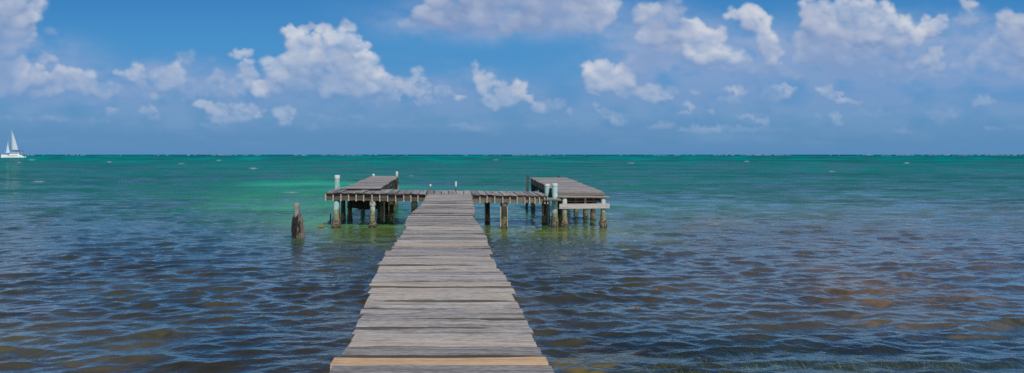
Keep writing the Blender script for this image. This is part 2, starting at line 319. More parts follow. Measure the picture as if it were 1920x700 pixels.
# ------------------------------------------------------------------ mesh builder
class MB:
    def __init__(s): s.v = []; s.f = []; s.g = []; s.low = []; s.smooth = []
    def add(s, vs, fs, gs=None, smooth=False, low=None):
        o = len(s.v); s.v += [tuple(v) for v in vs]; s.f += [tuple(i+o for i in f) for f in fs]
        s.g += list(gs) if gs is not None else [(v[0], v[1], .5) for v in vs]
        s.smooth += [smooth]*len(fs); s.low += list(low) if low is not None else [0.]*len(vs)
    def plank(s, c, a, b, n, L, W, T, seg=8, rnd=None, wob=.006, bow=0., cup=0., ch=.006, ragged=.012):
        """board centred on c (middle of its top face): a along, b across, n up"""
        a, b, n, c = Vector(a).normalized(), Vector(b).normalized(), Vector(n).normalized(), Vector(c)
        rnd = random.random() if rnd is None else rnd
        off = random.random()*40
        vs, gs, fs = [], [], []
        e1 = e2 = zz = 0.
        sec = 6
        for i in range(seg+1):
            t = i/seg - .5
            e1 = e1*.6 + random.gauss(0, wob); e2 = e2*.6 + random.gauss(0, wob); zz = zz*.7 + random.gauss(0, wob*.45)
            bz = bow*(.25 - t*t)*4
            hw1, hw2 = W/2 + e1, W/2 + e2
            rag = random.uniform(-ragged, ragged)
            for k, (bb, hh) in enumerate(((-hw1, -T), (-hw1, -ch), (-hw1+ch, 0), (hw2-ch, 0), (hw2, -ch), (hw2, -T))):
                end = (ragged and i in (0, seg)) and random.uniform(-ragged, ragged) or 0
                p = c + a*(t*L + end) + b*bb + n*(hh + zz + bz + cup*(abs(bb)/(W/2))**2)
                vs.append(p); gs.append((t*L + off, bb + (hh if k in (0, 5) else 0) + off, rnd))
        for i in range(seg):
            for k in range(sec):
                q = (k+1) % sec
                fs.append((i*sec+k, (i+1)*sec+k, (i+1)*sec+q, i*sec+q))
        fs.append(tuple(range(sec))); fs.append(tuple(seg*sec+k for k in reversed(range(sec))))
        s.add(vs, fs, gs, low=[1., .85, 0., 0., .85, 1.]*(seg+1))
    def bar(s, p, q, w, h, rnd=None, seg=6, up=(0, 0, 1), wob=.004):
        p, q = Vector(p), Vector(q); a = (q-p).normalized(); up = Vector(up)
        b = a.cross(up).normalized(); n = b.cross(a).normalized()
        s.plank((p+q)/2 + n*h, a, b, n, (q-p).length, w, h, seg, rnd, wob)
    def lathe(s, x, y, prof, seg=16, rough=0., seed=0, lean=(0, 0), rough_low=0., cap=True):
        """prof: list of (z, r); rough is lumpiness, rough_low grows towards the water"""
        rg = random.Random(seed); vs, fs, gs = [], [], []
        z0 = prof[0][0]
        ph = [rg.uniform(0, 6.28) for _ in range(6)]
        for (z, r) in prof:
            low = max(0, 1 - max(z, 0)/.65)
            for k in range(seg):
                t = 2*math.pi*k/seg
                j = rough*math.sin(3*t+ph[0]+z*4) + rough*rg.uniform(-1, 1)*.6
                j += rough_low*low*(math.sin(2*t+ph[1]+z*9)*.5 + rg.uniform(-1, 1)*.8)
                rr = r*(1+j)
                vs.append((x + rr*math.cos(t) + lean[0]*(z-z0), y + rr*math.sin(t) + lean[1]*(z-z0), z))
                gs.append((z, t*r, rg.random()*.1+.45))
        n = len(prof)
        for i in range(n-1):
            for k in range(seg):
                q = (k+1) % seg
                fs.append((i*seg+k, i*seg+q, (i+1)*seg+q, (i+1)*seg+k))
        fs.append(tuple((n-1)*seg+k for k in range(seg)))
        fs.append(tuple(reversed(range(seg))))
        s.add(vs, fs, gs, True)
    def build(s, name, mat, parent=None, loc=None):
        me = bpy.data.meshes.new(name)
        base = parent_loc(parent) if parent is not None else Vector(loc or (0, 0, 0))
        me.from_pydata([(v[0]-base.x, v[1]-base.y, v[2]-base.z) for v in s.v], [], s.f)
        at = me.attributes.new('gc', 'FLOAT_VECTOR', 'POINT')
        at.data.foreach_set('vector', np.array(s.g, np.float32).ravel())
        at = me.attributes.new('low', 'FLOAT', 'POINT'); at.data.foreach_set('value', np.array(s.low, np.float32))
        me.polygons.foreach_set('use_smooth', s.smooth)
        me.materials.append(mat); me.update()
        o = bpy.data.objects.new(name, me); COL.objects.link(o)
        if parent is not None: o.parent = parent
        else: o.location = base
        return o
def parent_loc(p):
    v = Vector(p.location); q = p.parent
    while q is not None: v += Vector(q.location); q = q.parent
    return v
def tag(o, label, cat, group=None):
    o['label'] = label; o['category'] = cat
    if group: o['group'] = group
    return o
def thing(name, label, cat, loc, group=None):
    o = bpy.data.objects.new(name, None); COL.objects.link(o); o.location = loc; o.empty_display_size = .3
    return tag(o, label, cat, group)
def struct(o, kind='structure'): o['kind'] = kind; return o
def zs(a, b, n): return [a + (b-a)*i/n for i in range(n+1)]
def post_prof(top, r, bottom=-1.2, bulge=.22, n=26, taper=0.):
    out = []
    for z in zs(bottom, top, n):
        k = max(0, min(1, 1 - z/.62)); k = k*k*(3-2*k)
        out.append((z, r*(1 + bulge*k + taper*(z/top if z > 0 else 0))))
    out[-1] = (top, r*(1+taper)*.97)
    return out
def interp(tab, x):
    return float(np.interp(x, [t[0] for t in tab], [t[1] for t in tab]))

# ------------------------------------------------------------------ camera, sun, sky
cam = bpy.data.cameras.new('camera'); co = bpy.data.objects.new('camera', cam); COL.objects.link(co)
co.location = (0, 0, EYE); co.rotation_euler = (R(90), 0, 0)
cam.sensor_width = 36; cam.lens = 36*FPX/1920
cam.shift_x = (960-VX)/1920; cam.shift_y = -(350-VY)/1920
cam.clip_start = .1; cam.clip_end = 60000
sc.camera = co
SUN_EL, SUN_AZ = 46, 163
su = bpy.data.lights.new('sun', 'SUN'); so = bpy.data.objects.new('sun', su); COL.objects.link(so)
su.energy = 3.15; su.angle = R(.5); su.color = (1, .955, .88)
sd = Vector((math.sin(R(SUN_AZ))*math.cos(R(SUN_EL)), math.cos(R(SUN_AZ))*math.cos(R(SUN_EL)), math.sin(R(SUN_EL))))
so.rotation_euler = sd.to_track_quat('Z', 'Y').to_euler(); so.location = (5, -20, 30)
w = bpy.data.worlds.new('World'); sc.world = w; w.use_nodes = True
nt = w.node_tree; nt.nodes.clear()
sky = nd(nt, 'ShaderNodeTexSky', sky_type='NISHITA', sun_disc=False, sun_elevation=R(SUN_EL), sun_rotation=R(SUN_AZ))
sky.air_density = 1.0; sky.dust_density = .3; sky.ozone_density = 2.0
bg = nd(nt, 'ShaderNodeBackground', inp={'Strength': .12}); wo = nd(nt, 'ShaderNodeOutputWorld')
lk(nt, sky.outputs[0], bg.inputs[0]); lk(nt, bg.outputs[0], wo.inputs[0])
sc.view_settings.view_transform = 'Standard'; sc.view_settings.look = 'None'; sc.view_settings.exposure = 0; sc.view_settings.gamma = 1
cy = sc.cycles
cy.use_denoising = False; cy.max_bounces = 6; cy.diffuse_bounces = 3; cy.glossy_bounces = 3; cy.transparent_max_bounces = 10
cy.caustics_reflective = False; cy.caustics_refractive = False

def grid_mesh(name, P, mat, attrs, smooth=True):
    h, w_ = P.shape[:2]
    idx = np.arange(h*w_).reshape(h, w_)
    q = np.stack([idx[:-1, :-1], idx[:-1, 1:], idx[1:, 1:], idx[1:, :-1]], -1).reshape(-1, 4)
    me = bpy.data.meshes.new(name)
    me.vertices.add(h*w_); me.vertices.foreach_set('co', P.reshape(-1).astype(np.float32))
    me.loops.add(len(q)*4); me.loops.foreach_set('vertex_index', q.ravel().astype(np.int32))
    me.polygons.add(len(q)); me.polygons.foreach_set('loop_start', np.arange(0, len(q)*4, 4, dtype=np.int32))
    me.polygons.foreach_set('use_smooth', np.full(len(q), smooth))
    me.update(calc_edges=True)
    for k, a in attrs.items():
        if a.shape[-1] == 4:
            t = me.attributes.new(k, 'FLOAT_COLOR', 'POINT'); t.data.foreach_set('color', a.reshape(-1).astype(np.float32))
        else:
            t = me.attributes.new(k, 'FLOAT_VECTOR', 'POINT'); t.data.foreach_set('vector', a.reshape(-1).astype(np.float32))
    me.materials.append(mat)
    o = bpy.data.objects.new(name, me); COL.objects.link(o)
    return struct(o)

xs, ys, GX, GY, CA, CL, CB = cloud_raster(1.5)
skyc, cloudc = cloud_colours(GX, GY, CA, CL, CB)
rgb = skyc*(1-CA[..., None]) + cloudc*CA[..., None]
up = np.arange(-1000, -191, 18.)                     # plain sky above the band of cloud, melting into the sky light
UX, UY = np.meshgrid(xs, up)
usky, _ = cloud_colours(UX, UY, UX*0, UX*0, UX*0)
rgb = np.concatenate([usky, rgb*sstep(-190, -150, GY)[..., None] + skyc*(1-sstep(-190, -150, GY))[..., None]], 0)
GX = np.concatenate([UX, GX], 0); GY = np.concatenate([UY, GY], 0)
fade = (1 - sstep(120, 900, -GY))*sstep(-420, -300, GX)*(1 - sstep(2220, 2340, GX))
U, V = (GX-VX)/FPX, (VY-GY)/FPX
nrm = 24000/np.sqrt(1 + U*U)
P = np.stack([U*nrm, nrm, V*nrm + EYE*0], -1)
ms, nt = new_mat('cloudy sky')
a = nd(nt, 'ShaderNodeAttribute', attribute_name='sky_colour')
em = nd(nt, 'ShaderNodeEmission'); tr = nd(nt, 'ShaderNodeBsdfTransparent'); mx = nd(nt, 'ShaderNodeMixShader'); ou = nd(nt, 'ShaderNodeOutputMaterial')
lk(nt, a.outputs['Color'], em.inputs[0]); lk(nt, a.outputs['Alpha'], mx.inputs[0]); lk(nt, tr.outputs[0], mx.inputs[1]); lk(nt, em.outputs[0], mx.inputs[2]); lk(nt, mx.outputs[0], ou.inputs[0])
ms.cycles.emission_sampling = 'NONE'
grid_mesh('sky', P, ms, {'sky_colour': np.concatenate([rgb, fade[..., None]], -1)})

# ------------------------------------------------------------------ sea
rows = np.concatenate([[.155, .2, .27, .36, .5, .7, .95, 1.25, 1.6, 2, 2.5, 3, 3.6, 4.3, 5.1], np.arange(6, 130, 1.0), np.arange(130, 470, 1.15), np.arange(470, 900, 8), np.arange(900, 2600, 120)])
cols = np.concatenate([np.arange(-900, -120, 12), np.arange(-120, 2040, 2.1), np.arange(2040, 2900, 12)])
PX, DY = np.meshgrid(cols, rows)
D = EYE*FPX/DY; X = (PX-VX)*D/FPX
gap = np.gradient(D, axis=0); gap = np.abs(gap)
xg = np.abs(np.gradient(X, axis=1))
Z = np.zeros_like(X); DX = np.zeros_like(X); DD = np.zeros_like(X); SX = np.zeros_like(X); SY = np.zeros_like(X)
wr = np.random.default_rng(3)
NW = 110
for i in range(NW):
    lam = .17*(18.0**(i/(NW-1.)))                    # 0.28 m ripples up to 3.9 m
    ang = wr.normal(0, .34) + .08                    # the sea runs in from ahead, slightly from the left
    k = 2*np.pi/lam; kx, ky = k*np.sin(ang), -k*np.cos(ang)
    amp = .0105*lam*np.exp(-(np.log(lam/.44)/1.0)**2)*.62 + .0007*lam
    eff = np.sqrt((gap*np.cos(ang))**2 + (xg*np.sin(ang))**2)
    f = np.clip(1.6 - eff*3.0/lam, 0, 1)
    # each train waxes and wanes so that crests stay short
    env = .6 + .8*vnoise(X/(3.6*lam+.9) + 13.7*i, D/(2.2*lam+.8) + 7.1*i, 400 + i % 12)
    ph = kx*X + ky*D + wr.uniform(0, 6.28)
    g = f*amp*env; s_, c_ = np.sin(ph), np.cos(ph)
    Z += g*c_; SX += -g*kx*s_; SY += -g*ky*s_
    DX += -.7*g*np.sin(ang)*s_; DD += .7*g*np.cos(ang)*s_
grp = .92 + .45*(fbm(X/3.1+50, D/2.2+50, 700, 3)-.5)*2   # gusty: calmer and rougher patches
Z *= grp; DX *= grp; DD *= grp; SX *= grp; SY *= grp

def blob(px, py, rx, ry, p=1.0, jag=1.0):
    """soft patch on the sea bed around the ground point seen at (px, py)"""
    d2 = ((QX-px+jag*JX*rx)/rx)**2 + ((QY-py+jag*JY*ry)/ry)**2
    return np.exp(-d2**p)
# the bed is seen through the moving surface: shift the look-up by the wave slope
XR = X + SX*3.2; DR = np.clip(D + SY*3.2*np.clip(D/14, .6, 3), 1.2, None)
QX = VX + XR*FPX/DR; QY = VY + EYE*FPX/DR
lx, ly = XR/6., DR/9.
JX = (fbm(lx+30, ly+30, 801, 4)-.5)*2; JY = (fbm(lx+77, ly+12, 811, 4)-.5)*2
b1 = fbm(XR/1.7+9, DR/2.4+9, 821, 5)-.5; b2 = fbm(XR/.5+9, DR/.7+9, 831, 4)-.5
streak = fbm(XR/18+20, DR/5+20, 841, 4)-.5
far_s = fbm(QX/260+5, np.log(np.maximum(QY-VY, .2))*5+5, 851, 4)-.5
left = [(290,(.0,.075,.09)),(291.2,(.0,.105,.115)),(293,(.0,.165,.168)),(300,(.001,.158,.148)),(312,(.002,.135,.118)),(335,(.004,.112,.094)),(360,(.005,.096,.078)),(385,(.008,.074,.061)),(410,(.014,.053,.046)),(440,(.022,.033,.028)),(480,(.030,.030,.024)),(560,(.043,.042,.030)),(640,(.046,.043,.026)),(760,(.04,.032,.014))]
cent = [(290,(.0,.075,.09)),(291.2,(.0,.105,.115)),(293,(.0,.170,.172)),(300,(.001,.166,.152)),(312,(.003,.145,.122)),(335,(.006,.125,.092)),(360,(.010,.135,.090)),(385,(.020,.140,.085)),(410,(.040,.125,.072)),(440,(.055,.085,.052)),(470,(.036,.040,.028)),(560,(.030,.028,.020)),(640,(.034,.030,.018)),(760,(.04,.032,.014))]
right = [(290,(.0,.075,.09)),(291.2,(.0,.105,.115)),(293,(.0,.158,.165)),(300,(.001,.152,.146)),(312,(.003,.128,.116)),(335,(.006,.112,.098)),(360,(.012,.105,.086)),(385,(.022,.090,.068)),(410,(.040,.074,.050)),(440,(.060,.050,.034)),(480,(.048,.040,.028)),(560,(.052,.044,.032)),(640,(.036,.050,.038)),(760,(.028,.040,.022))]
def tabv(tab):
    yy = [t[0] for t in tab]
    return np.stack([np.interp(QY, yy, [t[1][k] for t in tab]) for k in range(3)], -1)
QXj = QX + 160*JX
wl = 1 - sstep(120, 520, QXj); wr_ = sstep(1000, 1300, QXj)
body = tabv(left)*wl[..., None] + tabv(right)*wr_[..., None] + tabv(cent)*(1-wl-wr_)[..., None]
def paint(mask, col, amt):
    global body
    m = np.clip(mask*amt, 0, 1)[..., None]; body = body*(1-m) + np.array(col)*m
# bright sand holes left of the platform, olive shallows in front of it
paint(blob(600,350,150,13), (.02,.28,.16), .9); paint(blob(510,384,150,15), (.045,.34,.16), .95); paint(blob(330,360,110,10), (.012,.12,.085), .4)
paint(blob(590,408,120,22), (.08,.34,.17), .95); paint(blob(500,447,150,12), (.05,.12,.062), .6); paint(blob(660,428,110,16), (.115,.17,.035), .85)
paint(blob(930,433,200,14), (.13,.165,.028), .85); paint(blob(1090,432,90,12), (.12,.15,.03), .6); paint(blob(700,400,90,20), (.02,.20,.06), .6)
paint(blob(700,462,130,12), (.085,.085,.045), .6); paint(blob(560,395,260,4), (.012,.05,.06), .6); paint(blob(240,384,120,5), (.03,.07,.05), .5)
# weed and brown sand on the right
MT = np.clip(.45 + 2.4*(fbm(XR/.55+3, DR/1.6+3, 881, 5, .65)-.5), .05, 1.0)
paint(MT*blob(1330,425,170,18), (.13,.10,.045), .7); paint(MT*blob(1700,408,260,26), (.14,.09,.042), .8); paint(MT*blob(1600,480,330,48), (.165,.095,.042), .85)
paint(MT*blob(1600,548,190,44), (.26,.14,.036), .95); paint(MT*blob(1700,598,220,15), (.26,.15,.032), .95); paint(MT*blob(1560,590,90,20), (.16,.10,.035), .7)
paint(blob(1290,480,190,22), (.060,.045,.028), .6); paint(blob(1380,560,120,30), (.026,.022,.024), .7); paint(blob(1650,626,160,7), (.018,.015,.022), .7)
paint(blob(1083,684,42,16), (.20,.135,.012), .85); paint(blob(1130,640,60,14), (.05,.04,.02), .5); paint(blob(640,640,300,60), (.045,.035,.016), .3)
paint(blob(1500,690,360,32), (.028,.058,.046), .7); paint(blob(1250,670,180,30), (.040,.050,.028), .5)
# brown and olive weed showing through close by
MO = np.clip(2.6*(fbm(XR/1.3+13, DR/2.2+13, 911, 5, .6)-.40), 0, 1)*sstep(455, 520, QY)
paint(MO*(1 - .6*sstep(1400, 1700, QX)), (.088, .060, .022), .65)
MP = np.clip(3.0*(fbm(XR/1.0+33, DR/1.7+33, 921, 5, .6)-.50), 0, 1)*sstep(470, 560, QY)
paint(MP, (.085, .080, .022), .6)
paint(np.clip(.3 + 1.4*MO, 0, 1)*np.maximum(blob(1083,684,48,16), .7*blob(1170,668,70,12)), (.24, .165, .016), .9)
# weed bed mottling, finer close by; far out painted light and dark of waves
mott = np.clip(1 + 1.15*b1*sstep(60, 14, D) + .55*b2*sstep(22, 9, D) + 1.0*streak*sstep(8, 30, D) + .55*far_s*sstep(90, 300, D), .35, 1.9)
body = np.clip(body, 0, 1)*mott[..., None]*np.interp(D, [10, 16, 26], [.85, .9, 1.0])[..., None]
# a few white caps
foam = np.zeros_like(X)
for (fx, fy, fw, fh) in ((475,316,7,1.2),(545,361,12,1.1),(72,341,10,1.0),(1184,306,5,1.0),(205,304,4,.8),(340,307,5,.8),(930,300,5,.7),(1400,303,4,.7),(1700,306,5,.8),(640,352,8,.8),(60,300,5,.9),(36,305,3,.7),(1560,322,5,.7),(770,330,5,.7),(410,301,4,.7)):
    tx, ty = VX + X*FPX/D, VY + EYE*FPX/D
    foam = np.maximum(foam, np.exp(-(((tx-fx)/fw)**2 + ((ty-fy)/fh)**2)**1.4))
foam *= np.clip(.55 + 1.6*(fbm(PX/4, DY/1.5, 901, 3)-.3), 0, 1)
body = body*(1-foam[..., None]) + .38*foam[..., None]
refl = np.interp(np.log(D), np.log([4, 12, 25, 50, 110, 400, 2000]), [1.8, 1.65, 1.0, .58, .40, .09, .03])*(1-foam)
dash = fbm(PX/34+9, DY/1.7+9, 861, 3)-.5 + .6*(fbm(PX/90+9, DY/4.5+9, 871, 3)-.5)
dk_ = sstep(14, 40, D)
refl = refl*(1 - .12*sstep(600, 660, QY)*sstep(1030, 1150, QX))
refl = refl*(1 - .4*np.clip(blob(480,380,240,45)+.45*blob(1650,575,240,50)+blob(560,410,200,30), 0, 1))
refl = refl*np.clip(1 + 2.4*dash*dk_, .3, 1.8)
body = body*np.clip(1 - .8*dash*dk_, .6, 1.4)[..., None]  # distant waves painted as light and dark dashes in the water colour
clear = (sstep(588, 650, QY + 26*JY)*sstep(1030, 1150, QX + 60*JX)*.66)*(1 - blob(1083,684,70,22))*(1-foam)
clear = np.clip(clear, 0, .8)
P = np.stack([X+DX, D+DD, Z], -1)
P[0, :, 2] = 0
mw, nt = new_mat('sea water')
ab = nd(nt, 'ShaderNodeAttribute', attribute_name='bed'); ap = nd(nt, 'ShaderNodeAttribute', attribute_name='wp')
sp = nd(nt, 'ShaderNodeSeparateXYZ'); lk(nt, ap.outputs['Vector'], sp.inputs[0])
geo = nd(nt, 'ShaderNodeNewGeometry'); pos = geo.outputs['Position']
r1 = noise(nt, mapping(nt, pos, (.8, 1.5, 1)), 3.1, 4, .55, .4)
r2 = noise(nt, mapping(nt, pos, (.7, 1.3, 1), (3, 1, 0)), 11, 3, .5, .3)
r3 = noise(nt, mapping(nt, pos, (.55, 1.2, 1), (9, 4, 0)), .55, 5, .62, .5)
hh = mth(nt, 'ADD', mth(nt, 'MULTIPLY', r1, .036), mth(nt, 'MULTIPLY', r2, .006))
hh = mth(nt, 'ADD', hh, mth(nt, 'MULTIPLY', mth(nt, 'MULTIPLY', r3, .42), sp.outputs[2]))
bp = nd(nt, 'ShaderNodeBump', inp={'Strength': 1.0, 'Distance': 1.0}); lk(nt, hh, bp.inputs['Height'])
fr = nd(nt, 'ShaderNodeFresnel', inp={'IOR': 1.333}); lk(nt, bp.outputs[0], fr.inputs['Normal'])
fac = mth(nt, 'MULTIPLY', fr.outputs[0], sp.outputs[0], clamp=True)
df = nd(nt, 'ShaderNodeBsdfDiffuse'); lk(nt, ab.outputs['Color'], df.inputs[0])
tr = nd(nt, 'ShaderNodeBsdfTransparent', inp={'Color': (.80, .92, .86, 1)})
m1 = nd(nt, 'ShaderNodeMixShader'); lk(nt, sp.outputs[1], m1.inputs[0]); lk(nt, df.outputs[0], m1.inputs[1]); lk(nt, tr.outputs[0], m1.inputs[2])
gl = nd(nt, 'ShaderNodeBsdfGlossy', inp={'Roughness': .06, 'Color': (.90, 1, .98, 1)}); lk(nt, bp.outputs[0], gl.inputs['Normal'])
m2 = nd(nt, 'ShaderNodeMixShader'); lk(nt, fac, m2.inputs[0]); lk(nt, m1.outputs[0], m2.inputs[1]); lk(nt, gl.outputs[0], m2.inputs[2])
ou = nd(nt, 'ShaderNodeOutputMaterial'); lk(nt, m2.outputs[0], ou.inputs[0])
farw = sstep(12, 70, D)
grid_mesh('water', P[::-1], mw, {'bed': np.concatenate([np.clip(body, 0, 1), np.ones_like(X)[..., None]], -1)[::-1], 'wp': np.stack([refl, clear, farw], -1)[::-1]})

# sea bed and the eelgrass on it
bx = np.linspace(-40, 60, 160); by = np.linspace(1.5, 60, 120)
BX, BY = np.meshgrid(bx, by)
BZ = -.95 + .35*(fbm(BX/2.5+60, BY/2.5+60, 951, 4)-.5)
mb_, nt = new_mat('weedy sand bed')
geo = nd(nt, 'ShaderNodeNewGeometry'); f = noise(nt, geo.outputs['Position'], 1.4, 6, .65)
finish(nt, ramp(nt, f, [(.36, (.02, .055, .058)), (.52, (.045, .095, .085)), (.66, (.12, .15, .07))]), .95, f, .05)
grid_mesh('seabed', np.stack([BX, BY, BZ], -1), mb_, {})
mg, nt = new_mat('eelgrass')
at = nd(nt, 'ShaderNodeAttribute', attribute_name='gc'); sp = nd(nt, 'ShaderNodeSeparateXYZ'); lk(nt, at.outputs['Vector'], sp.inputs[0])
finish(nt, ramp(nt, sp.outputs[2], [(0, (.07, .075, .012)), (.5, (.22, .20, .045)), (1, (.46, .40, .15))]), .7)
gm = MB()
tufts = []
for (px, py, rx, ry, n) in ((1720,640,150,6,190),(1640,662,70,8,110),(1790,652,90,8,110),(1540,672,120,10,130),(1700,690,120,10,130),(1520,690,80,8,90),(1380,688,120,10,110),(1310,640,60,6,60),(1430,626,60,4,50),(1250,664,60,8,70),(1880,668,60,12,80),(1600,700,200,8,110),(1450,650,60,6,50),(1130,690,60,8,40)):
    for k in range(n):
        qx, qy = px + random.gauss(0, .6)*rx, py + random.gauss(0, .7)*ry
        d = water_d(max(qy, 600)); tufts.append((wx(qx, d), d + .25))
for (tx, ty) in tufts:
    for k in range(random.randint(5, 8)):
        x, y = tx + random.gauss(0, .09), ty + random.gauss(0, .12)
        L = random.uniform(.18, .4); ang = random.gauss(2.5, .8); lean = random.uniform(.45, 1.0); wd = random.uniform(.005, .009)
        z = -.62 + random.gauss(0, .06); rnd = random.random()
        pv = Vector((x, y, z)); vs, fs, gs = [], [], []
        dx, dy = math.cos(ang), math.sin(ang)
        for q in range(5):
            t = q/4; el = max(.02, 1.1 - 1.3*t*lean - .3*t)
            if q: pv = pv + Vector((dx*math.cos(el), dy*math.cos(el), math.sin(el)))*L/4
            if pv.z > -.05: pv.z = -.05
            ww = wd*(1-.55*t)
            vs += [(pv.x - dy*ww, pv.y + dx*ww, pv.z), (pv.x + dy*ww, pv.y - dx*ww, pv.z)]; gs += [(t, 0, rnd)]*2
        for q in range(4): fs.append((q*2, q*2+1, q*2+3, q*2+2))
        gm.add(vs, fs, gs)
struct(gm.build('seagrass', mg), 'stuff')

# surf on the reef, far out
sm = MB()
CLUS = [random.uniform(-.8, 1.05) for _ in range(26)]
for i in range(260):
    d = random.uniform(2700, 3300); x = (random.choice(CLUS) + random.gauss(0, .018))*d if random.random() < .8 else random.uniform(-.9, 1.1)*d
    L = random.uniform(5, 40)*random.choice((.3, .6, 1)); h = random.uniform(.4, 1.7); n = 7
    vs = []
    for k in range(n+1):
        t = k/n; e = math.sin(math.pi*t)**.6
        yj = random.uniform(-3, 3)
        vs += [(x + (t-.5)*L, d + yj - 4, -.3), (x + (t-.5)*L, d + yj, h*e*random.uniform(.5, 1) + .05), (x + (t-.5)*L, d + yj + 6, -.3)]
    fs = []
    for k in range(n):
        for q in (0, 1): fs.append((k*3+q, (k+1)*3+q, (k+1)*3+q+1, k*3+q+1))
    sm.add(vs, fs, None, True)
struct(sm.build('surf', M['foam']), 'stuff')

# ------------------------------------------------------------------ the long boardwalk
LEFT = [(4.2,-.878),(4.76,-.887),(5.3,-.90),(6.37,-.927),(7.63,-.985),(8.58,-1.054),(10.7,-1.02),(12.47,-1.0),(14.2,-1.11),(15.6,-1.10),(19.3,-.965),(23.3,-.96),(24,-.96)]
RIGHT = [(4.2,.75),(4.77,.75),(5.3,.74),(6.37,.726),(7.41,.74),(8.6,.646),(9.47,.637),(10.0,.68),(10.3,.66),(11.6,.70),(13.36,.668),(15.0,.56),(17.0,.68),(21.9,.77),(24,.77)]
def deck_z(y): return 1.45 + .012*math.sin(y*.9) - .0005*(y-4)
pier = thing('boardwalk', 'long straight walkway of uneven grey planks running out from the near shore to the dock', 'boardwalk', (0, 4, 0))
edges = [2.9, 3.2, 3.5, 3.82, 4.12, 4.53, 4.71, 4.95, 5.14, 5.33, 5.525, 5.77, 5.96, 6.17, 6.48, 6.83, 7.14, 7.42, 7.82, 8.04, 8.25, 8.49, 8.72, 9.08, 9.28, 9.47, 9.84, 10.08, 10.33, 10.56]
while edges[-1] < 23.55: edges.append(edges[-1] + random.choice((.19, .22, .24, .27, .30, .34)))
mb = MB()
for i in range(len(edges)-1):
    y0, y1 = edges[i], edges[i+1]; ym = (y0+y1)/2
    xl, xr = interp(LEFT, ym), interp(RIGHT, ym)
    special = 'new' if abs(y0-4.53) < .01 else 'tan' if abs(y0-10.33) < .01 else None
    gapw = random.choice((.008, .012, .016, .024, .036)) if special is None else .012
    if abs(y0-4.12) < .01: gapw = .012
    if abs(y0-4.71) < .01: gapw = .015; y0 += .035
    jl, jr = random.gauss(0, .016), random.gauss(0, .014)
    if special == 'new': jl, jr = -.05, .005
    sk = random.gauss(0, .007) if special is None else 0
    zt = deck_z(ym) + random.gauss(0, .0065)*(special is None and abs(y0-4.12) > .02) 
    tgt = mb if special is None else MB()
    tgt.plank(((xl+jl+xr+jr)/2, (y0+y1)/2, zt), (1, sk, random.gauss(0, .004)), (-sk, 1, random.gauss(0, .014) if special is None else 0), (0, 0, 1), (xr+jr)-(xl+jl), (y1-y0)-gapw, .05 if special != 'tan' else .055,
              14, None, .0045 if special is None else .0012, random.gauss(0, .006), random.gauss(0, .002), .007 if special is None else .004, .012 if special is None else .002)
    if special == 'new':
        o = tgt.build('plank', M['new_wood'], pier); o['label'] = 'new orange pine plank near the camera'
    elif special == 'tan':
        o = tgt.build('plank', M['tan_wood'], pier); o['label'] = 'narrow tan plank halfway out'
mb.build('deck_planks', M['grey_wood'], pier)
for x in (-.62, -.05, .46):
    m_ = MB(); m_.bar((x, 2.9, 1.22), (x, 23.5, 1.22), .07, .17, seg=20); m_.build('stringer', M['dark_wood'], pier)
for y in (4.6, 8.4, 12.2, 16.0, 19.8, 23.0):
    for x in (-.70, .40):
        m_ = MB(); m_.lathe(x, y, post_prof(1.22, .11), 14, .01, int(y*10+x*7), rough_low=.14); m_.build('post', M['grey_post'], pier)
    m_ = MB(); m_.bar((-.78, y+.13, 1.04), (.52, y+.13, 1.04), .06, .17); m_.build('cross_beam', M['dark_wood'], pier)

# ------------------------------------------------------------------ the cross deck
XL, XR = -5.25, 4.02
def cz(x): return 1.49 + (x-XL)/(XR-XL)*(-.135)
cross = thing('cross_deck', 'low crosswise deck joining the walkway to both side platforms, pale joist ends along its front', 'deck', (-.6, 25.6, 0))
mb = MB(); x = XL; joints = [XL+.005]
while x < XR-.1:
    wd = random.choice((.30, .32, .33, .34)) if x < 3.0 else random.choice((.19, .22, .23))
    wd = min(wd, XR-x); xm = x + wd/2
    sk = random.gauss(0, .012)
    y1 = 26.95 + random.gauss(0, .03)
    mb.plank((xm, (24.45+y1)/2 + random.gauss(0, .02), cz(xm) + random.gauss(0, .006)), (sk, 1, random.gauss(0, .002)), (1, -sk, random.gauss(0, .03)), (0, 0, 1), y1-24.45, wd-random.choice((.012, .02, .035)), .045, 8, None, .005, random.gauss(0, .008), 0, .006, .02)
    x += wd; joints.append(x)
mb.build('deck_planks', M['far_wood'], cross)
mb = MB()
for i in range(4):
    a_, b_ = XL + (XR-XL)*i/4 + .01, XL + (XR-XL)*(i+1)/4 - .005
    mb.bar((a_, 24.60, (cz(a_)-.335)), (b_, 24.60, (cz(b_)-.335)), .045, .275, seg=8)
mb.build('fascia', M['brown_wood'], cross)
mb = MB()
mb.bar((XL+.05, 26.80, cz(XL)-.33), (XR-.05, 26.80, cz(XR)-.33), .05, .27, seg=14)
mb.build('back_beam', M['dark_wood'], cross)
first = None
for i, xj in enumerate(joints):
    if first is None:
        m_ = MB(); m_.bar((0, 24.50, -.345), (0, 26.75, -.345), .05, .285, rnd=.6, seg=4)
        m_.v = [(p[0]+cross.location.x, p[1], p[2]) for p in m_.v]
        first = m_.build('joist', M['pale_wood'], cross); j = first
    else:
        j = first.copy(); COL.objects.link(j); j.parent = cross
    j.location = (xj - cross.location.x, random.uniform(-.012, .012), cz(xj) - .012 + random.uniform(-.006, .004))
    j.rotation_euler = (0, random.gauss(0, .015), 0)
def part_post(parent, px, d, top, wpx, mat, seed, name='post', bulge=.2, rl=.16, bottom=-1.2, lean=(0, 0), rough=.012):
    m_ = MB(); m_.lathe(wx(px, d), d, post_prof(top, wpx/2*d/FPX, bottom, bulge), 18, rough, seed, lean, rl)
    return m_.build(name, M[mat], parent)
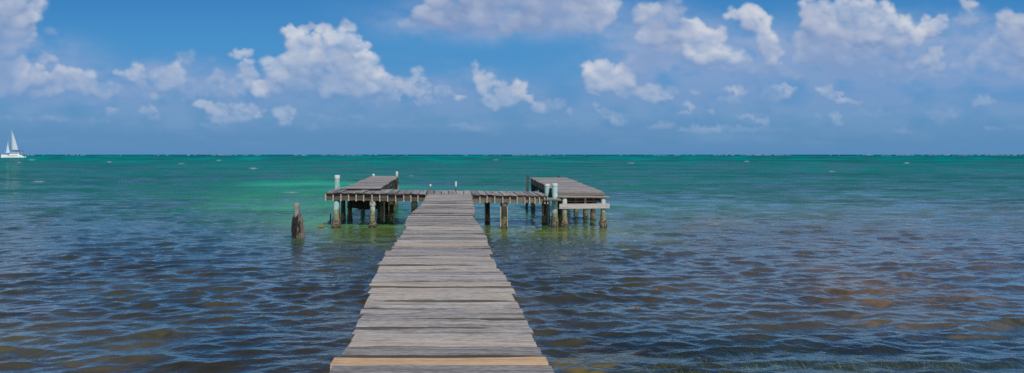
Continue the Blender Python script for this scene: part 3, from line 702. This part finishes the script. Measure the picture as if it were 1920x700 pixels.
def collar(parent, post, px, d, z0, z1, wpx, mat):
    m_ = MB(); r = wpx/2*d/FPX
    m_.lathe(wx(px, d), d, [(z0, r*.96), (z0+.012, r), ((z0+z1)/2, r*1.01), (z1-.01, r), (z1, r*.97)], 18, .008, int(px))
    o = m_.build('sleeve', M[mat], post); return o
p = part_post(cross, 631, 24.74, 1.14, 10.6, 'aqua_post', 31, rl=.34, bulge=.42); p['label'] = 'pale aqua front corner post with crusted foot'
p = part_post(cross, 699, 24.74, 1.14, 9.0, 'aqua_post', 32, rl=.36, bulge=.5); collar(cross, p, 699, 24.74, .90, 1.15, 11.8, 'white_post'); p['label'] = 'aqua post with white collar'
m_ = MB(); m_.bar((wx(699, 24.60), 24.60, .55), (wx(699.6, 24.60), 24.60, 1.12), .035, .02, up=(0, -1, 0)); m_.build('pale_strip', M['pale_wood'], p)
p = part_post(cross, 717, 26.4, 1.14, 9.0, 'grey_post', 33); m_ = MB(); m_.bar((wx(720.5, 26.25), 26.22, .05), (wx(720.5, 26.25), 26.22, 1.13), .055, .03, up=(0, -1, 0)); m_.build('pale_strip', M['pale_wood'], p)  # pale strip down the right edge of the post
p = part_post(cross, 734.8, 26.4, 1.14, 10.2, 'dark_post', 34, bulge=.05); collar(cross, p, 734.8, 26.4, .82, 1.16, 12.6, 'white_post')
m_ = MB(); m_.bar((wx(738.6, 26.2), 26.2, .0), (wx(738.6, 26.2), 26.2, .80), .05, .03, up=(0, -1, 0)); m_.build('pale_strip', M['pale_wood'], p)  # pale strip on the right edge, below the sleeve
p = part_post(cross, 777, 26.4, 1.14, 8.5, 'dark_post', 35, bulge=.05); collar(cross, p, 777, 26.4, .48, 1.16, 11.6, 'white_post')
p = part_post(cross, 914, 26.4, 1.12, 9.2, 'dark_post', 36, bulge=.05); m_ = MB(); m_.bar((wx(909.6, 26.2), 26.2, .1), (wx(909.6, 26.2), 26.2, 1.10), .045, .03, up=(0, -1, 0)); m_.build('pale_strip', M['rail_wood'], p)  # pale strip down the left edge of the dark post
p = part_post(cross, 945, 24.78, 1.12, 12.0, 'dark_post', 37, bulge=.06, rough=.03); collar(cross, p, 945, 24.78, .86, 1.14, 13.4, 'grey_post')
for q in (938.8, 951.2):
    m_ = MB(); m_.bar((wx(q, 24.63), 24.63, .02), (wx(q, 24.63), 24.63, .86), .045, .03, up=(0, -1, 0)); m_.build('pale_strip', M['pale_wood'], p)  # pale strips down both edges of the post
part_post(cross, 1020, 25.7, 1.10, 8.0, 'dark_post', 38, bulge=.02)
m_ = MB(); m_.bar((wx(1027.6, 25.3), 25.3, .0), (wx(1027.6, 25.3), 25.3, 1.10), .04, .04, up=(0, -1, 0)); m_.build('pale_strip', M['pale_wood'], cross)

# ------------------------------------------------------------------ side platforms
def rise(y0, z0, y1, z1): return lambda y: z0 + (y-y0)/(y1-y0)*(z1-z0)
lp = thing('jetty_platform', 'narrow raised plank platform on the left end of the cross deck, sloping up seaward', 'platform', (-4, 30, 0), 'platforms at the two ends of the cross deck')
zl = rise(26.0, 1.56, 35.5, 1.76)
mb = MB(); y = 26.05
while y < 35.4:
    wd = random.choice((.2, .23, .26, .3)); ym = y+wd/2
    a_, b_ = -4.80 + random.gauss(0, .03), -3.15 + random.gauss(0, .025)
    mb.plank(((a_+b_)/2, ym, zl(ym) + random.gauss(0, .006)), (1, random.gauss(0, .01), 0), (0, 1, .021+random.gauss(0, .02)), (0, 0, 1), b_-a_, wd-random.choice((.008, .015, .03)), .045, 6, None, .005, 0, 0, .006, .03)
    y += wd
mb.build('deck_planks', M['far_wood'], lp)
for x_ in (-4.66, -3.24):
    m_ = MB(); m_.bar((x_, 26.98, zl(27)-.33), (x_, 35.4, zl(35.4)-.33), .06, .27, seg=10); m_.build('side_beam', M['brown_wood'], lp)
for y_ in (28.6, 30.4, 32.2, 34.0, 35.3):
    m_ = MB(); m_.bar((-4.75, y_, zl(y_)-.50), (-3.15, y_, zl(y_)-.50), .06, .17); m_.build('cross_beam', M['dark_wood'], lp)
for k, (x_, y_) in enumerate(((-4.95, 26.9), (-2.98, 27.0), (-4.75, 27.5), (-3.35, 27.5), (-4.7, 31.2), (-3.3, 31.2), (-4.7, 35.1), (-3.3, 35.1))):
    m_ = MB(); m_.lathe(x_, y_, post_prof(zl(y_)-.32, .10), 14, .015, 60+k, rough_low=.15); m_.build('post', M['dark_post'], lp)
# dropped bracing, with dark boards added to thicken the shadow under the deck
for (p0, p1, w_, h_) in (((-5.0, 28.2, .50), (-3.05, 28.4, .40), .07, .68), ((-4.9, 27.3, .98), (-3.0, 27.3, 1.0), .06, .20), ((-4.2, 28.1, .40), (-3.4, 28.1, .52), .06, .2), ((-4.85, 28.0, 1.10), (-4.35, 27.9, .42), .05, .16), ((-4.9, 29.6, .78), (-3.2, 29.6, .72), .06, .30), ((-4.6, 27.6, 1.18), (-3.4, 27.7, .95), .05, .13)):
    m_ = MB(); m_.bar(p0, p1, w_, h_); m_.build('shade_brace', M['dark_wood'], lp)
for k in range(9):
    y_ = random.uniform(32.3, 35.3); z_ = zl(y_)-.35
    m_ = MB(); m_.bar((-3.2+random.uniform(-.1, .02), y_, z_ - random.uniform(.15, .55)), (-3.2, y_+random.uniform(-.5, .5), z_+.15), .05, .1, up=(1, 0, 0)); m_.build('hanging_board', M['dark_wood'], lp)

rp = thing('jetty_platform', 'wider raised plank platform on the right, with a grey board rail across its near end', 'platform', (5.5, 29, 0), 'platforms at the two ends of the cross deck')
zr = rise(25.0, 1.462, 33.5, 1.735)
mb = MB(); y = 25.06
while y < 33.4:
    wd = random.choice((.15, .18, .2, .23)); ym = y+wd/2; t = (ym-25)/8.5
    a_, b_ = 4.62 - .10*t + random.gauss(0, .015), 6.50 + .14*t + random.gauss(0, .02)
    mb.plank(((a_+b_)/2, ym, zr(ym) + random.gauss(0, .004)), (1, random.gauss(0, .006), 0), (0, 1, .03+random.gauss(0, .015)), (0, 0, 1), b_-a_, wd-random.choice((.006, .012, .02)), .045, 6, None, .004, 0, 0, .006, .02)
    y += wd
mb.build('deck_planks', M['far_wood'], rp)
m_ = MB(); m_.bar((4.52, 25.02, 1.305), (6.53, 25.02, 1.318), .05, .135, rnd=.75, seg=10); m_.build('end_board', M['far_wood'], rp)
m_ = MB(); m_.plank((5.58, 24.88, 1.292), (1, .012, -.012), (0, 1, .1), (0, 0, 1), 2.22, .24, .05, 10, .75, .006); m_.build('shelf_board', M['far_wood'], rp)
m_ = MB(); m_.plank((4.22, 24.62, 1.20), (1, 0, -.02), (0, 1, .06), (0, 0, 1), .72, .42, .05, 6, .3, .01); m_.build('shelf_board', M['far_wood'], rp)
m_ = MB(); m_.bar((4.56, 24.74, .775), (6.67, 24.74, .79), .045, .20, rnd=.9, seg=12); m_.build('rail', M['rail_wood'], rp)
for x_ in (4.66, 6.46):
    m_ = MB(); m_.bar((x_, 25.06, zr(25.06)-.33), (x_ + (.12 if x_ > 6 else -.08), 33.4, zr(33.4)-.33), .06, .27, seg=10); m_.build('side_beam', M['brown_wood'], rp)
for y_ in (25.25, 27.3, 29.3, 31.3, 33.2):
    m_ = MB(); m_.bar((4.55, y_, zr(y_)-.47), (6.6, y_, zr(y_)-.47), .06, .22); m_.build('cross_beam', M['dark_wood'], rp)
for px in (1079, 1097, 1112):
    m_ = MB(); m_.bar((wx(px, 25.05), 25.02, .98), (wx(px, 25.05), 25.02, 1.25), .085, .05, rnd=.6, up=(0, -1, 0), seg=3); m_.build('stub', M['rail_wood' if px == 1097 else 'brown_wood'], rp)
p = part_post(rp, 1058.5, 24.90, 1.27, 9.6, 'white_post', 41, bulge=.4, rl=.38); p['label'] = 'chalk white front post with crusted foot beside the aqua post'
p = part_post(rp, 1131, 24.90, 1.27, 9.0, 'white_post', 42, bulge=.45, rl=.38); p['label'] = 'chalk white front post at the right corner'
part_post(rp, 1049.5, 26.0, 1.2, 7.5, 'dark_post', 43)
for k, (x_, y_) in enumerate(((6.62, 27.4), (6.55, 28.6), (4.7, 29.2), (6.6, 31.0), (4.6, 33.0), (6.62, 33.1))):
    m_ = MB(); m_.lathe(x_, y_, post_prof(zr(y_)-.3, .105), 14, .02, 80+k, rough_low=.18); m_.build('post', M['dark_post'], rp)
m_ = MB(); m_.bar((4.75, 25.9, .80), (6.4, 25.9, .78), .06, .38); m_.build('shade_brace', M['dark_wood'], rp)  # dark board added to deepen the shadow behind the front posts
m_ = MB(); m_.bar((5.5, 26.7, .95), (6.5, 26.9, .60), .06, .14); m_.build('shade_brace', M['dark_wood'], rp)
for k in range(8):
    y_ = random.uniform(29.5, 33.2); z_ = zr(y_)-.35
    m_ = MB(); m_.bar((4.58, y_, z_ - random.uniform(.15, .5)), (4.6, y_+random.uniform(-.4, .4), z_+.12), .05, .09, up=(1, 0, 0)); m_.build('hanging_board', M['dark_wood'], rp)

# ------------------------------------------------------------------ free-standing posts
def standing(name, label, px, d, top, wpx, mat, seed, cat='post', group=None, cap=None, cap_h=.08, cap_k=1.06, bands=(), bulge=.15, rl=.12, lean=(0, 0)):
    x_ = wx(px, d); r = wpx/2*d/FPX
    t = thing(name, label, cat, (x_, d, 0), group)
    m_ = MB(); m_.lathe(x_, d, post_prof(top, r, bulge=bulge), 20, .008, seed, lean, rl); m_.build('shaft', M[mat], t)
    if cap:
        tx, ty = x_ + lean[0]*(top+1.2), d + lean[1]*(top+1.2)
        m_ = MB(); m_.lathe(tx, ty, [(top-cap_h, r*cap_k*.98), (top-cap_h+.01, r*cap_k), (top+.004, r*cap_k), (top+.022, r*cap_k*.86)], 20); m_.build('cap', M[cap], t)
    for bz in bands:
        m_ = MB(); m_.lathe(x_, d, [(bz-.035, r*1.0), (bz-.03, r*1.10), (bz+.03, r*1.10), (bz+.035, r*1.0)], 20); m_.build('band', M['cap'], t)
    return t
G = 'painted posts standing at the dock'
standing('mooring_post', 'tall pale aqua post with white banded top at the left end of the cross deck', 632.3, 27.25, wz(329.5, 27.25), 9.6, 'aqua_post', 90, group=G, cap='cap', cap_h=.12, bands=(wz(334.5, 27.25),))
standing('mooring_post', 'stout aqua post rising through the board in front of the right platform', 1040.3, 24.86, wz(345, 24.86), 10.6, 'aqua_post', 91, group=G, cap='cap_aqua', cap_h=.10, bulge=.30, rl=.26)
standing('mooring_post', 'shorter aqua post with pale flat top behind the cross deck beside the stout one', 1025.8, 27.3, wz(346, 27.3), 9.6, 'aqua_post', 92, group=G, cap='cap', cap_h=.10)
G2 = 'small white topped posts at the seaward end of the left platform'
standing('mooring_post', 'stubby white topped post at the outer left corner of the left platform', 700.4, 35.75, wz(327, 35.75), 4.6, 'white_post', 93, group=G2, cap='cap', cap_h=.16)
standing('mooring_post', 'taller white topped post at the outer right corner of the left platform', 744.2, 35.75, wz(322.6, 35.75), 4.6, 'white_post', 94, group=G2, cap='cap', cap_h=.2)
G3 = 'thin pale topped pipes behind the cross deck'
standing('pipe', 'thin pale topped pipe behind the cross deck, left of the walkway end', 807, 27.3, wz(346.5, 27.3), 3.0, 'grey_post', 95, 'pipe', G3, 'cap', .09, 1.25)
standing('pipe', 'taller thin pale topped pipe behind the cross deck, right of the walkway middle', 853, 27.3, wz(341.5, 27.3), 3.0, 'grey_post', 96, 'pipe', G3, 'cap_aqua', .22, 1.2, lean=(.015, 0))
t = thing('pole', 'leaning bare wooden pole at the seaward left corner of the right platform', 'pole', (wx(988, 33.3), 33.3, 0))
m_ = MB(); m_.bar((wx(987, 33.3), 33.3, -1.0), (wx(990, 33.3), 33.3, wz(328, 33.3)), .13, .12, up=(0, 1, 0), seg=10, wob=.008); m_.build('shaft', M['brown_wood'], t)
m_ = MB(); m_.bar((wx(990, 33.3)-.03, 33.3, wz(331, 33.3)), (wx(990, 33.3)+.02, 33.3, wz(327, 33.3)), .06, .07, up=(0, 1, 0), seg=3); m_.build('split_tip', M['far_wood'], t)
standing('bollard', 'low brown wooden stub on the far edge of the right platform', 1048, 33.75, wz(329, 33.75), 5.5, 'dark_post', 97, 'bollard')
t = thing('stake', 'thin dark iron stake sticking out of the water left of the dock', 'stake', (wx(618, 26.1), 26.1, 0))
m_ = MB(); m_.lathe(wx(617.6, 26.1), 26.1, [(z_, .028) for z_ in zs(-.6, .40, 6)] + [(.42, .02)], 8, .05, 5, (.06, 0)); m_.build('shaft', M['black'], t)
m_ = MB(); m_.lathe(wx(617.6, 26.1)+.02, 26.1, [(-.08, .05), (0, .062), (.06, .055), (.10, .035)], 10, .12, 6); m_.build('crust', M['rust'], t)

# old broken piling in the water
sx, sy = wx(558, 21.9), 21.9
st = thing('broken_piling', 'broken old wooden piling wrapped in black crust, alone in the water on the left', 'piling', (sx, sy, 0))
m_ = MB(); m_.lathe(sx-.03, sy, [(z_, .098 + .04*max(0, .75-z_)) for z_ in zs(-.9, 1.22, 20)] + [(1.25, .085)], 16, .035, 71, (.0, 0), .1); m_.build('shaft', M['far_wood'], st)
def crust(cx_, cy_, prof, seed, mat, name, parent, a0=0, a1=6.2832, rough=.16, lean=(0, 0)):
    rg = random.Random(seed); vs, fs = [], []; seg = 22; n = len(prof)
    for i, (z_, r_) in enumerate(prof):
        for k in range(seg+1):
            t_ = a0 + (a1-a0)*k/seg
            e = r_*(1 + rg.uniform(-rough, rough)); zz_ = z_ + (rg.uniform(-.06, .06) if i in (0, n-1) else rg.uniform(-.015, .015))
            vs.append((cx_ + e*math.cos(t_) + lean[0]*z_, cy_ + e*math.sin(t_) + lean[1]*z_, zz_))
    for i in range(n-1):
        for k in range(seg): fs.append((i*(seg+1)+k, i*(seg+1)+k+1, (i+1)*(seg+1)+k+1, (i+1)*(seg+1)+k))
    b_ = MB(); b_.add(vs, fs); return b_.build(name, M[mat], parent)
crust(sx-.02, sy, [(-.3, .19), (.05, .165), (.2, .175), (.4, .18), (.55, .165), (.68, .135), (.80, .10)], 3, 'black', 'weed_crust', st, R(110), R(320), .22)
crust(sx+.05, sy, [(-.3, .24), (.02, .215), (.15, .18), (.3, .16), (.5, .135), (.68, .12), (.82, .095)], 4, 'shell', 'shell_crust', st, R(262), R(440), .22)
for k in range(22):
    a_ = random.uniform(R(130), R(400)); z_ = random.uniform(.1, .75); r_ = .19
    p0 = (sx + math.cos(a_)*r_, sy + math.sin(a_)*r_, z_)
    m_ = m_ if k else MB()
    m_.bar(p0, (p0[0]+random.gauss(0, .03), p0[1]+random.gauss(0, .02)-.02, z_-random.uniform(.15, .35)), random.uniform(.02, .05), .012, up=(math.cos(a_), math.sin(a_), .01), seg=4, wob=.012)
m_.build('hanging_weed', M['black'], st)

# floating weed
def clump(name, label, px, py, w_, mat, seed, group):
    d = water_d(py); x_ = wx(px, d); rg = random.Random(seed); b_ = MB()
    for k in range(26):
        a_ = rg.uniform(0, 6.28); q = rg.random()**.6*w_/2; cx_, cy_ = x_ + q*math.cos(a_), d + q*.6*math.sin(a_)
        hgt = w_*.30*(1-(q/(w_/2))**2)*rg.uniform(.5, 1) + .012; s_ = w_*rg.uniform(.07, .15)
        pts = []
        for j in range(6):
            t_ = j*1.047 + rg.random(); pts.append((cx_ + s_*math.cos(t_)*rg.uniform(.6, 1.2), cy_ + s_*math.sin(t_)*rg.uniform(.6, 1.2), hgt*rg.uniform(.2, .7)))
        pts += [(cx_, cy_, hgt), (cx_, cy_, -.06)]
        b_.add(pts, [(j, (j+1) % 6, 6) for j in range(6)] + [((j+1) % 6, j, 7) for j in range(6)])
    o = b_.build(name, M[mat], None, (x_, d, 0)); return tag(o, label, 'seaweed', group)
G4 = 'scraps of floating brown seaweed'
clump('seaweed_clump', 'orange brown clump of seaweed floating beside the left corner post', 601, 426.5, .30, 'rust', 1, None)
clump('seaweed_scrap', 'small reddish seaweed scrap afloat right of the walkway, the farther one', 1230, 543, .085, 'rust', 2, G4)
clump('seaweed_scrap', 'small reddish seaweed scrap afloat right of the walkway, the nearer one', 1194, 577.5, .075, 'rust', 3, G4)

# ------------------------------------------------------------------ the catamaran
cd = 561.; k_ = cd/FPX; cxw = wx(25.5, cd)
cat = thing('catamaran', 'white sailing catamaran with mainsail and jib set, far off near the horizon', 'sailboat', (cxw, cd, 0))
YAW = R(24)
def cp(x_, y_, z_):      # boat axes: bow to -x
    x_ *= .84; y_ *= .84; z_ *= .95
    return (cxw + x_*math.cos(YAW) - y_*math.sin(YAW), cd + x_*math.sin(YAW) + y_*math.cos(YAW), z_)
for sgn in (-1, 1):
    m_ = MB(); vs, fs = [], []; N = 14
    for i in range(N+1):
        t_ = i/N; x_ = -10.8 + 21.6*t_
        hw = 1.05*min(1, (t_*5)**.6)*(1 if t_ < .85 else 1 - .25*(t_-.85)/.15) + .02
        sheer = 2.6 + .5*(1-t_)**2 - (0 if t_ < .86 else 1.5*(t_-.86)/.14)
        keel = -.6 if t_ > .06 else .2
        for (yy, zz_) in ((-hw, sheer), (-hw*.92, .6), (-hw*.45, keel), (hw*.45, keel), (hw*.92, .6), (hw, sheer)):
            vs.append(cp(x_, sgn*4.4 + yy, zz_))
    for i in range(N):
        for q in range(6): fs.append((i*6+q, i*6+(q+1) % 6, (i+1)*6+(q+1) % 6, (i+1)*6+q))
    fs += [tuple(range(6)), tuple(reversed([N*6+q for q in range(6)]))]
    m_.add(vs, fs); h_ = m_.build('hull', M['gel'], cat)
    m_ = MB(); m_.bar(cp(-4.5, sgn*4.4 - 1.07, 1.75), cp(4.5, sgn*4.4 - 1.07, 1.75), .05, .38, seg=3); m_.build('window', M['glass'], h_)
def solid(name, prof, y0, y1, mat, parent):   # side outline (x, z) between two y
    n = len(prof); vs = [cp(a_, y0, b_) for a_, b_ in prof] + [cp(a_, y1, b_) for a_, b_ in prof]
    fs = [tuple(range(n)), tuple(reversed(range(n, 2*n)))] + [((q+1) % n, q, n+q, n+(q+1) % n) for q in range(n)]
    b_ = MB(); b_.add(vs, fs); return b_.build(name, M[mat], parent)
solid('bridge_deck', [(-5.5, 1.5), (-5.2, 2.75), (8.2, 2.75), (8.4, 1.5)], -3.6, 3.6, 'gel', cat)
cb = solid('cabin', [(-3.4, 2.76), (-2.0, 4.6), (-1.2, 4.9), (5.2, 4.9), (5.6, 4.5), (5.8, 2.76)], -3.2, 3.2, 'gel', cat)
solid('window', [(-2.4, 3.5), (-1.7, 4.3), (4.9, 4.3), (5.2, 3.5)], -3.24, -3.21, 'glass', cb)
solid('awning', [(1.2, 6.6), (1.4, 6.95), (8.6, 6.95), (9.0, 6.6)], -3.0, 3.0, 'navy', cat)
for (a_, b_) in ((1.6, -2.8), (1.6, 2.8), (8.4, -2.8), (8.4, 2.8)):
    m_ = MB(); m_.bar(cp(a_, b_, 2.7), cp(a_, b_, 6.65), .18, .18, up=(0, 1, 0), seg=2, wob=0); m_.build('strut', M['mast'], cat)
m_ = MB(); m_.lathe(cp(-1.6, 0, 0)[0], cp(-1.6, 0, 0)[1], [(2.7, .26), (14, .25), (26.6, .17), (27.2, .12)], 10); m_.build('mast', M['mast'], cat)
m_ = MB(); m_.bar(cp(-1.5, 0, 7.3), cp(5.0, .5, 7.2), .45, .45, seg=3); m_.build('boom', M['navy'], cat)
m_ = MB(); m_.bar(cp(-9.8, 0, 3.0), cp(-1.7, 0, 26.4), .09, .09, seg=3, wob=0); m_.build('forestay', M['mast'], cat)
m_ = MB(); m_.bar(cp(-9.2, -4.4, 2.5), cp(-9.2, 4.4, 2.5), .35, .35, seg=3, wob=0); m_.build('crossbar', M['mast'], cat)
def sail(name, tack, head, clew, belly, n=10, roach=0.):
    b_ = MB(); vs, fs = [], []; T_, H_, C_ = Vector(tack), Vector(head), Vector(clew)
    for i in range(n+1):
        v_ = i/n; a_ = T_.lerp(H_, v_); c_ = C_.lerp(H_, v_) + Vector((roach*math.sin(math.pi*v_), 0, 0))
        for j in range(n+1):
            u_ = j/n; p_ = a_.lerp(c_, u_); e = belly*math.sin(math.pi*u_)*(1-v_)**.7
            vs.append(cp(p_.x, p_.y + e, p_.z))
    for i in range(n):
        for j in range(n): fs.append((i*(n+1)+j, i*(n+1)+j+1, (i+1)*(n+1)+j+1, (i+1)*(n+1)+j))
    b_.add(vs, fs, None, True); return b_.build(name, M['sail'], cat)
sail('mainsail', (-1.2, 0, 7.7), (-1.35, 0, 26.6), (4.2, .6, 7.6), .8, roach=.35)
sail('jib', (-7.4, 0, 4.6), (-5.0, 0, 17.0), (-3.1, -1.2, 5.2), -1.0, roach=-.5)
